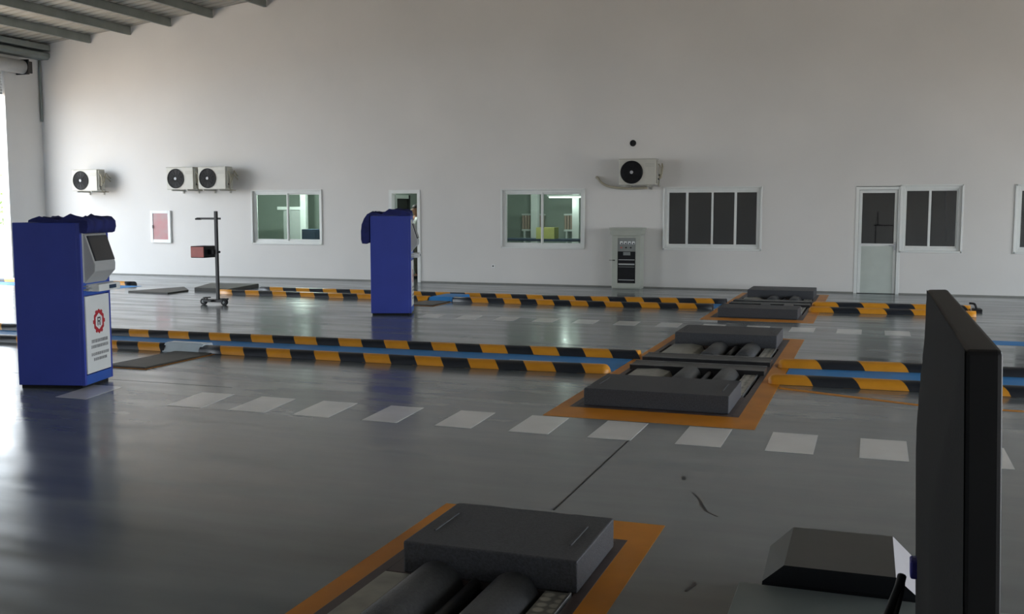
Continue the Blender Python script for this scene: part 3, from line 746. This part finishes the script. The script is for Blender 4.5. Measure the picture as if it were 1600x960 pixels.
sk = MB(); sk.box((-8.0, YB - .012, .36), (-7.92, YB, .44), 'white', .004); sk.box((-7.98, YB - .014, .385), (-7.95, YB - .011, .415), 'black'); tag(sk.build('wall_socket'), 'small white wall socket low on the wall left of the middle window', 'socket')

# fire cabinet
r = thing('fire_hose_cabinet', 'white framed cabinet with reddish glass door on the back wall', 'cabinet', (-17.08, YB, .82))
b = MB(); w, h = .60, .80
b.box((0, -.05, 0), (.075, 0, h), 'white', .005); b.box((w - .075, -.05, 0), (w, 0, h), 'white', .005); b.box((.075, -.05, 0), (w - .075, 0, .085), 'white', .005); b.box((.075, -.05, h - .07), (w - .075, 0, h), 'white', .005); b.build('cabinet_frame', r)
b = MB(); b.box((.075, -.035, .085), (w - .075, -.005, h - .07), 'redglass'); g2 = b.build('glass_door', r)
b = MB(); b.box((.06, -.07, .36), (.085, -.05, .44), 'light_grey', .004); b.build('handle', g2)

# distribution cabinet
r = thing('switch_cabinet', 'grey green switch cabinet with meters standing against the back wall', 'cabinet', (-5.20, 20.93, 0))
b = MB(); w, d_, h = .66, .36, 1.24
b.box((.03, .03, 0), (w - .03, d_, h - .06), 'cab', .006)
for lo, hi in (((.03, .0, .02), (.15, .03, h - .08)), ((w - .13, .0, .02), (w - .03, .03, h - .08)), ((.15, .0, .02), (w - .13, .03, .12)), ((.15, .0, h - .18), (w - .13, .03, h - .08))): b.box(lo, hi, 'cab', .004)
b.build('body', r)
b = MB(); b.prism([(.0, h - .10), (.0, h - .09), (-.0, h - .0), (w, h - .0), (w, h - .09), (w - .03, h - .13), (.03, h - .13)], 'y', -.04, d_, 'cab', .004); b.box((-.02, -.05, h - .01), (w + .02, d_, h + .03), 'cab', .006); b.build('cornice', r)
b = MB(); b.box((.15, .015, .78), (w - .13, .028, h - .18), 'cab_panel'); ip = b.build('instrument_panel', r)
for k in range(4):
    b = MB(); x = .20 + k * .085; b.box((x, .0, .93), (x + .06, .016, .99), 'white', .003); b.box((x + .022, -.001, .935), (x + .05, .001, .96), 'black'); b.build('meter', ip)
for k in range(3):
    b = MB(); b.cyl((.23 + k * .10, .0, .86), (.23 + k * .10, .016, .86), .016, 'black' if k else 'red', 14); b.build('knob', ip)
b = MB(); b.box((.15, .018, .12), (w - .13, .028, .78), 'black'); lp = b.build('lower_panel', r)
for zz, hh, mm in ((.70, .07, 'cab_panel'), (.60, .015, 'light_grey'), (.50, .03, 'light_grey'), (.455, .01, 'cab_panel'), (.18, .015, 'light_grey')):
    b = MB(); b.box((.17 if hh < .05 else .27, .008, zz), (w - .15 if hh < .05 else .42, .018, zz + hh), mm, .002); b.build('breaker_bar', lp)
b = MB(); b.box((.055, -.025, .585), (.10, .0, .605), 'black', .004); b.box((-.02, -.03, .59), (.07, -.02, .60), 'black', .003); b.build('handle', r)

# headlight tester
r = thing('headlight_tester', 'black wheeled headlight tester on a pole with a red fronted box', 'tester', (-10.78, 15.05, 0))
b = MB(); b.box((-.20, -.05, .05), (.20, .05, .10), 'black_metal', .008); b.box((-.06, -.12, .06), (.02, .28, .09), 'black_metal', .006)
b.box((-.1, .3, .06), (.06, .34, .09), 'black_metal', .004); b.build('base', r)
for (x, y) in ((-.21, 0), (.21, 0)):
    b = MB(); b.cyl((x, y - .03, .055), (x, y + .03, .055), .055, 'black', 28); b.torus((x, y, .055), (0, 1, 0), .045, .012, 'black', 28, 8)
    wh = b.build('wheel', r); b = MB(); b.cyl((x, y - .034, .055), (x, y + .034, .055), .022, 'light_grey', 16); b.build('wheel_hub', wh)
b = MB(); b.cyl((-.02, .31, .03), (-.02, .34, .03), .03, 'black', 16); b.build('wheel', r)
b = MB(); b.box((.06, -.03, .09), (.11, .02, 1.62), 'black_metal', .006); b.build('pole', r)
b = MB(); b.box((-.32, .0, 1.475), (.16, .03, 1.51), 'black_metal', .004); b.box((-.34, -.01, 1.47), (-.24, .04, 1.50), 'black', .004); b.build('sighting_arm', r)
b = MB(); b.box((-.34, -.16, .82), (-.06, .22, 1.02), 'black', .01); b.box((-.06, -.06, .88), (.06, .04, .96), 'black', .006); b.cyl((.11, -.01, .92), (.15, -.01, .92), .02, 'black', 12); bo = b.build('light_box', r)
b = MB(); b.box((-.33, -.168, .83), (-.07, -.158, 1.01), 'red', .003); q = b.build('lens_panel', bo); q['label'] = 'red front panel'
b = MB(); b.box((-.12, -.16, .13), (-.02, -.06, .145), 'black', .004); b.box((-.09, -.1, .09), (-.07, -.08, .13), 'black'); b.build('foot_pedal', r)

# ------------------------------------------------------------------ person in the open doorway
def skin_body(name, V, E, m, parent=None, sub=2):
    me = bpy.data.meshes.new(name); me.from_pydata([v[:3] for v in V], E, []); o = bpy.data.objects.new(name, me); C.objects.link(o)
    me.materials.append(M[m]); s = o.modifiers.new('skin', 'SKIN'); s.use_smooth_shade = True
    if not me.skin_vertices: 
        me.attributes.new('dummy', 'FLOAT', 'POINT')
    bpy.context.view_layer.update()
    for k, v in enumerate(V):
        rr = v[3] if isinstance(v[3], tuple) else (v[3], v[3])
        me.skin_vertices[0].data[k].radius = rr
    me.skin_vertices[0].data[0].use_root = True
    d = o.modifiers.new('sub', 'SUBSURF'); d.levels = sub; d.render_levels = sub
    if parent: o.parent = parent
    return o
def person():
    px_, py_ = -10.36, 22.5
    V = []; E = []
    def add(x, y, z, r, p=None):
        V.append((x, y, z, r)); 
        if p is not None: E.append((p, len(V) - 1))
        return len(V) - 1
    pel = add(0, 0, .93, (.15, .10)); wa = add(0, .0, 1.08, (.135, .095), pel); ch = add(0, 0, 1.28, (.165, .11), wa); up_ = add(0, .005, 1.42, (.12, .085), ch)
    nk = add(0, .0, 1.50, .052, up_); hb_ = add(0, -.012, 1.57, .065, nk); hm = add(0, -.015, 1.65, (.074, .092), hb_); ht = add(0, -.005, 1.715, (.060, .075), hm)
    hands = []
    for s in (-1, 1):
        sh = add(s * .17, .0, 1.41, .058, up_); el = add(s * .24, .03, 1.14, .043, sh); wr = add(s * .20, -.13, .95, .028, el); pm = add(s * .18, -.20, .91, (.032, .022), wr)
        hands.append((s, pm))
        for q, (dx, ln) in enumerate(((-.026, .062), (-.009, .072), (.009, .068), (.026, .055))):
            a = add(s * .18 + dx, -.235, .895, .0095, pm); b2_ = add(s * .18 + dx * 1.1, -.235 - ln * .6, .87, .009, a); add(s * .18 + dx * 1.1, -.235 - ln * .8, .84, .008, b2_)
        a = add(s * .18 - s * .035, -.21, .915, .011, pm); add(s * .18 - s * .05, -.245, .90, .009, a)
        hp = add(s * .09, 0, .87, .085, pel); kn = add(s * .105, -.02 - .03 * s, .49, .058, hp); an = add(s * .11, .03 - .05 * s, .085, .040, kn); add(s * .12, -.10 - .05 * s, .035, (.042, .03), an)
    r = thing('person', 'person in a white shirt and khaki trousers standing in the open doorway behind the kiosk', 'person', (px_, py_, 0), math.radians(-38))
    skin_body('body', V, E, 'skin', r)
    # shirt, short sleeves
    V2 = []; E2 = []; V, E = V2, E2
    def add2(x, y, z, rr, p=None):
        V2.append((x, y, z, rr))
        if p is not None: E2.append((p, len(V2) - 1))
        return len(V2) - 1
    a = add2(0, 0, .86, (.175, .125)); b_ = add2(0, 0, 1.08, (.16, .115), a); c_ = add2(0, 0, 1.28, (.185, .13), b_); d2 = add2(0, .005, 1.42, (.14, .10), c_); add2(0, 0, 1.475, .068, d2)
    for s in (-1, 1):
        e1 = add2(s * .175, 0, 1.415, .072, d2); add2(s * .225, .02, 1.22, .062, e1)
    skin_body('shirt', V2, E2, 'shirt', r)
    V3 = [(0, 0, .95, (.165, .12))]; E3 = []
    for s in (-1, 1):
        n0 = len(V3); V3 += [(s * .09, 0, .86, .10), (s * .105, -.02 - .03 * s, .49, .076), (s * .11, .03 - .05 * s, .10, .064)]; E3 += [(0, n0), (n0, n0 + 1), (n0 + 1, n0 + 2)]
    skin_body('trousers', V3, E3, 'trousers', r)
    for s in (-1, 1):
        b = MB(); y0_ = -.05 * s; b.box((s * .115 - .048, y0_ - .17, 0), (s * .115 + .048, y0_ + .09, .075), 'shoe', .03, seg=4); b.build('shoe', r)
    # hair cap, ears, nose, eyes, mouth
    b2 = bmesh.new(); bmesh.ops.create_uvsphere(b2, u_segments=24, v_segments=16, radius=1)
    for v in list(b2.verts):
        if v.co.z < -.05 - .0 and v.co.y < .15 or v.co.z < -.6: b2.verts.remove(v)
    for v in b2.verts: v.co = Vector((v.co.x * .083, v.co.y * .102 + .0, v.co.z * .088 + 1.685))
    hm_ = MB(); hm_.merge(b2, 'hair', True); hm_.build('hair', r)
    b = MB(); b.prism([(-.118, 1.625), (-.100, 1.665), (-.098, 1.625)], 'x', -.011, .011, 'skin', .002); b.build('nose', r)
    for s in (-1, 1):
        b = MB(); b.torus((s * .078, .0, 1.635), (1, 0, 0), .016, .007, 'skin', 16, 6); b.build('ear', r)
        b = MB(); b.cyl((s * .030, -.108, 1.652), (s * .030, -.098, 1.652), .009, 'white', 14); b.cyl((s * .030, -.110, 1.652), (s * .030, -.107, 1.652), .005, 'black', 12); b.build('eye', r)
    b = MB(); b.box((-.022, -.103, 1.588), (.022, -.092, 1.596), 'red', .003); b.build('mouth', r)
    b = MB(); b.tube([(-.09, -.10, 1.42), (-.05, -.142, 1.30), (.0, -.145, 1.14), (.045, -.145, 1.30), (.085, -.10, 1.42)], .007, 'black'); b.box((-.035, -.155, 1.04), (.035, -.143, 1.14), 'navy', .003); b.build('lanyard', r)
person()

# ------------------------------------------------------------------ monitor on a stand at the right, near the camera
r = thing('computer_monitor', 'black computer monitor seen edge-on from behind, close at the right', 'monitor', (.052, .66, 1.567))
r.rotation_euler = (0, -.032, 0)
t, L_, Hm = .021, .49, .385
b = MB(); b.box((.0, 0, -Hm), (t, L_, 0), 'black', .003); b.build('bezel', r)
b = MB(); i = b.mi('monitor_back'); n1, n2 = 30, 24; G = []
def sst(t_): t_ = max(0, min(1, t_)); return t_ * t_ * (3 - 2 * t_)
for a_ in range(n1 + 1):
    row = []
    for c_ in range(n2 + 1):
        y_ = a_ / n1 * L_; z_ = -c_ / n2 * Hm
        e_ = min(y_, L_ - y_, -z_, Hm + z_)
        row.append(b.bm.verts.new((-.001 * sst(min(1, e_ / .006)) - .013 * sst((min(y_, L_ - y_, -z_ * .8)) / .12), y_, z_)))
    G.append(row)
for a_ in range(n1):
    for c_ in range(n2):
        f = b.bm.faces.new([G[a_][c_], G[a_ + 1][c_], G[a_ + 1][c_ + 1], G[a_][c_ + 1]]); f.material_index = i; f.smooth = True
b.build('back_shell', r)
b = MB(); b.box((t, .018, -Hm + .02), (t + .001, L_ - .018, -.018), 'screen'); b.build('screen', r)
b = MB(); b.box((.0, L_ / 2 - .06, -Hm - .03), (.02, L_ / 2 + .06, -Hm * .97), 'black', .006); b.cyl((.01, L_ / 2, -Hm - .10), (.01, L_ / 2, -Hm - .01), .02, 'black', 20); b.box((-.09, L_ / 2 - .11, -Hm - .12), (.09, L_ / 2 + .11, -Hm - .10), 'black', .008); b.build('stand', r)
b = MB(); b.box((-.020, .335, -.258), (-.008, .352, -.240), 'vga', .002); b.build('connector', r)
tb = thing('operator_desk', 'dark desk carrying the monitor, below the bottom edge at the right', 'desk', (.2, .85, 0))
b = MB(); b.box((-.28, -.45, 1.03), (.5, .42, 1.06), 'black', .006); b.build('desk_top', tb)
for (x, y) in ((-.22, -.4), (-.22, .36), (.44, -.4), (.44, .36)):
    b = MB(); b.box((x, y, 0), (x + .04, y + .04, 1.03), 'black_metal', .004); b.build('leg', tb)
for dx, lab in ((0, 'thicker black cable leaving the back of the monitor to the lower left'), (1, 'thinner black cable beside the thick one behind the monitor')):
    b = MB(); s_ = .0042 if not dx else .0026
    b.tube([(.033, .992 + dx * .006, 1.312 - dx * .004), (.030 + dx * .003, .98, 1.304), (.022 + dx * .006, .96, 1.288), (.010 + dx * .010, .94, 1.262), (-.004 + dx * .016, .925, 1.20), (.0 + dx * .02, .92, 1.068)], s_, 'black')
    tag(b.build('monitor_cable'), lab, 'cable', 'monitor cables')

# ------------------------------------------------------------------ low hooded box and grey cabinet at lower right
hb = thing('hooded_floor_unit', 'dark hooded box with a pale right side on the floor left of the monitor', 'machine', (-.09, 4.2, 0))
def frus(mb, A, za, B, zb, mats):
    a = [Vector((x + .09, y - 4.2, za)) for x, y in A]; b = [Vector((x + .09, y - 4.2, zb)) for x, y in B]
    for k, m_ in enumerate(mats[:4]): mb.face([a[k], a[(k + 1) % 4], b[(k + 1) % 4], b[k]], m_)
    mb.face(b, mats[4]); mb.face(a[::-1], mats[4])
A_ = [(-.375, 4.0), (.20, 4.0), (.205, 4.445), (-.385, 4.445)]; B_ = [(-.289, 3.936), (.111, 3.938), (.107, 4.445), (-.29, 4.439)]
b = MB(); frus(b, A_, .205, B_, .30, ['black', 'chalk', 'hood', 'hood', 'hood']); o = b.build('hood', hb); o['label'] = 'dark chamfered hood with pale right side'
bv = o.modifiers.new('edges', 'BEVEL'); bv.width = .003
b = MB(); frus(b, [(-.40, 4.05), (.20, 4.05), (.20, 4.56), (-.42, 4.56)], .0, [(-.375, 4.02), (.198, 4.02), (.203, 4.45), (-.385, 4.45)], .204, ['black', 'chalk', 'hood', 'hood', 'hood']); b.build('skirt', hb)
cb = thing('grey_cabinet', 'low grey green steel cabinet top in front of the hooded box', 'cabinet', (0, 3.4, 0))
b = MB(); b.box((-.44, -.55, 0), (.55, .565, .185), 'desk_grey', .004); b.build('body', cb)
b = MB(); b.box((-.46, -.57, .185), (.57, .578, .2), 'desk_grey', .003); b.build('top_panel', cb)

# small bracket at the end of the far kerbs
b = MB(); b.box((1.52, 18.0, 0), (1.66, 18.3, .05), 'black', .01); b.tube([(1.58, 18.15, .05), (1.55, 18.15, .12), (1.48, 18.2, .13)], .018, 'black'); tag(b.build('kerb_end_bracket'), 'small black bracket at the end of the far kerb behind the monitor', 'bracket')

# ------------------------------------------------------------------ things seen through the windows, and a railing standing in for a reflection
r = thing('work_table', 'dark work table inside the room behind the middle window', 'table', (-7.2, 22.6, 0))
b = MB(); b.box((-1.1, -.35, .93), (1.4, .35, .98), 'navy', .004); b.build('table_top', r)
for (x, y) in ((-1.05, -.3), (-1.05, .26), (1.3, -.3), (1.3, .26)):
    b = MB(); b.box((x, y, 0), (x + .05, y + .05, .93), 'black_metal', .003); b.build('leg', r)
b = MB(); b.box((-7.32, 22.42, .98), (-6.88, 22.75, 1.24), 'yellow', .004); b.box((-7.32, 22.57, 1.24), (-6.88, 22.6, 1.243), 'tan'); tag(b.build('carton'), 'yellow carton on the table inside the middle window', 'box')
b = MB(); b.box((-8.04, 24.2, .0), (-7.86, 24.38, 2.7), 'white', .01); struct(b.build('trim_3'))
b = MB(); b.box((-6.98, 24.2, .0), (-6.80, 24.38, 2.7), 'white', .01); struct(b.build('trim_5'))
b = MB(); b.box((-13.43, 22.4, 0), (-12.6, 22.95, 1.16), 'navy', .01); b.box((-13.40, 22.39, .06), (-13.03, 22.4, 1.12), 'navy', .003); b.box((-13.00, 22.39, .06), (-12.63, 22.4, 1.12), 'navy', .003); tag(b.build('low_cupboard'), 'dark navy low cupboard inside the left window', 'cupboard')
b = MB(); b.box((-14.42, 24.0, 0), (-14.25, 24.12, 2.7), 'white', .004); b.box((-15.12, 24.0, 1.64), (-14.42, 24.1, 1.72), 'white', .004); b.box((-14.95, 24.03, 0), (-14.42, 24.07, 1.64), 'light_grey', .004); struct(b.build('trim_4'))
fb = thing('balustrade_railing', 'pink beige baluster railing seen inside the middle window', 'railing', (-8.0, 24.9, 0))  # solid railing in the room stands in for one reflected in the pane
for (u0, u1) in ((-.5, .12), (.62, 1.3)):
    b = MB(); b.box((u0, -.05, 1.10), (u1, .05, 1.15), 'white', .005); b.box((u0, -.05, 1.50), (u1, .05, 1.54), 'white', .005); b.build('rail', fb)
    b = MB()
    for k in range(int((u1 - u0) / .075)): b.box((u0 + .01 + k * .075, -.03, 1.15), (u0 + .01 + k * .075 + .05, .03, 1.5), 'fence', .006)
    b.build('baluster_panel', fb)
    b = MB(); b.box((u0 + .05, -.04, 0), (u0 + .09, .04, 1.10), 'white', .004); b.box((u1 - .09, -.04, 0), (u1 - .05, .04, 1.10), 'white', .004); b.build('post', fb)
b = MB(); b.cyl((1.38, 23.0, 1.0), (1.30, 23.0, 2.7), .02, 'white', 12); tag(b.build('curtain_rod'), 'thin white vertical tube inside the dark window beside the right door', 'tube')

# greenery and wall seen through the left roller door
b = MB(); b.box((-34.3, 5, -.03), (-34, 40, .9), 'concrete', .01); tag(b.build('boundary_wall'), 'low pale boundary wall outside the left door opening', 'wall')
tr = thing('leafy_hedge', 'pale green hedge outside the left door opening', 'hedge', (-36.5, 32, 0))
b = MB(); rr = random.Random(3); ii = b.mi('leaf')
for k in range(9000):
    cx, cy, cz = rr.uniform(-1.3, 1.3), rr.uniform(-12, 8), abs(rr.gauss(0, 1.0)) * 1.1 + .4
    s_ = rr.uniform(.06, .13); A = Vector((rr.uniform(-1, 1), rr.uniform(-1, 1), rr.uniform(-1, 1))).normalized(); B2 = A.cross(Vector((.3, .5, .8))).normalized()
    if cz > 3.6: continue
    b.bm.faces.new([b.bm.verts.new(Vector((cx, cy, cz)) + q) for q in (A * s_, B2 * s_ * .6, -A * s_, -B2 * s_ * .6)]).material_index = ii
fo = b.build('foliage', tr, recalc=False)
b = MB()
for k in range(9): b.tube([(0, -11 + k * 2.2, 0), (.1, -11 + k * 2.2, 1.0), (-.1, -10.8 + k * 2.2, 2.2)], .05, 'bark', 8)
b.build('stems', tr)
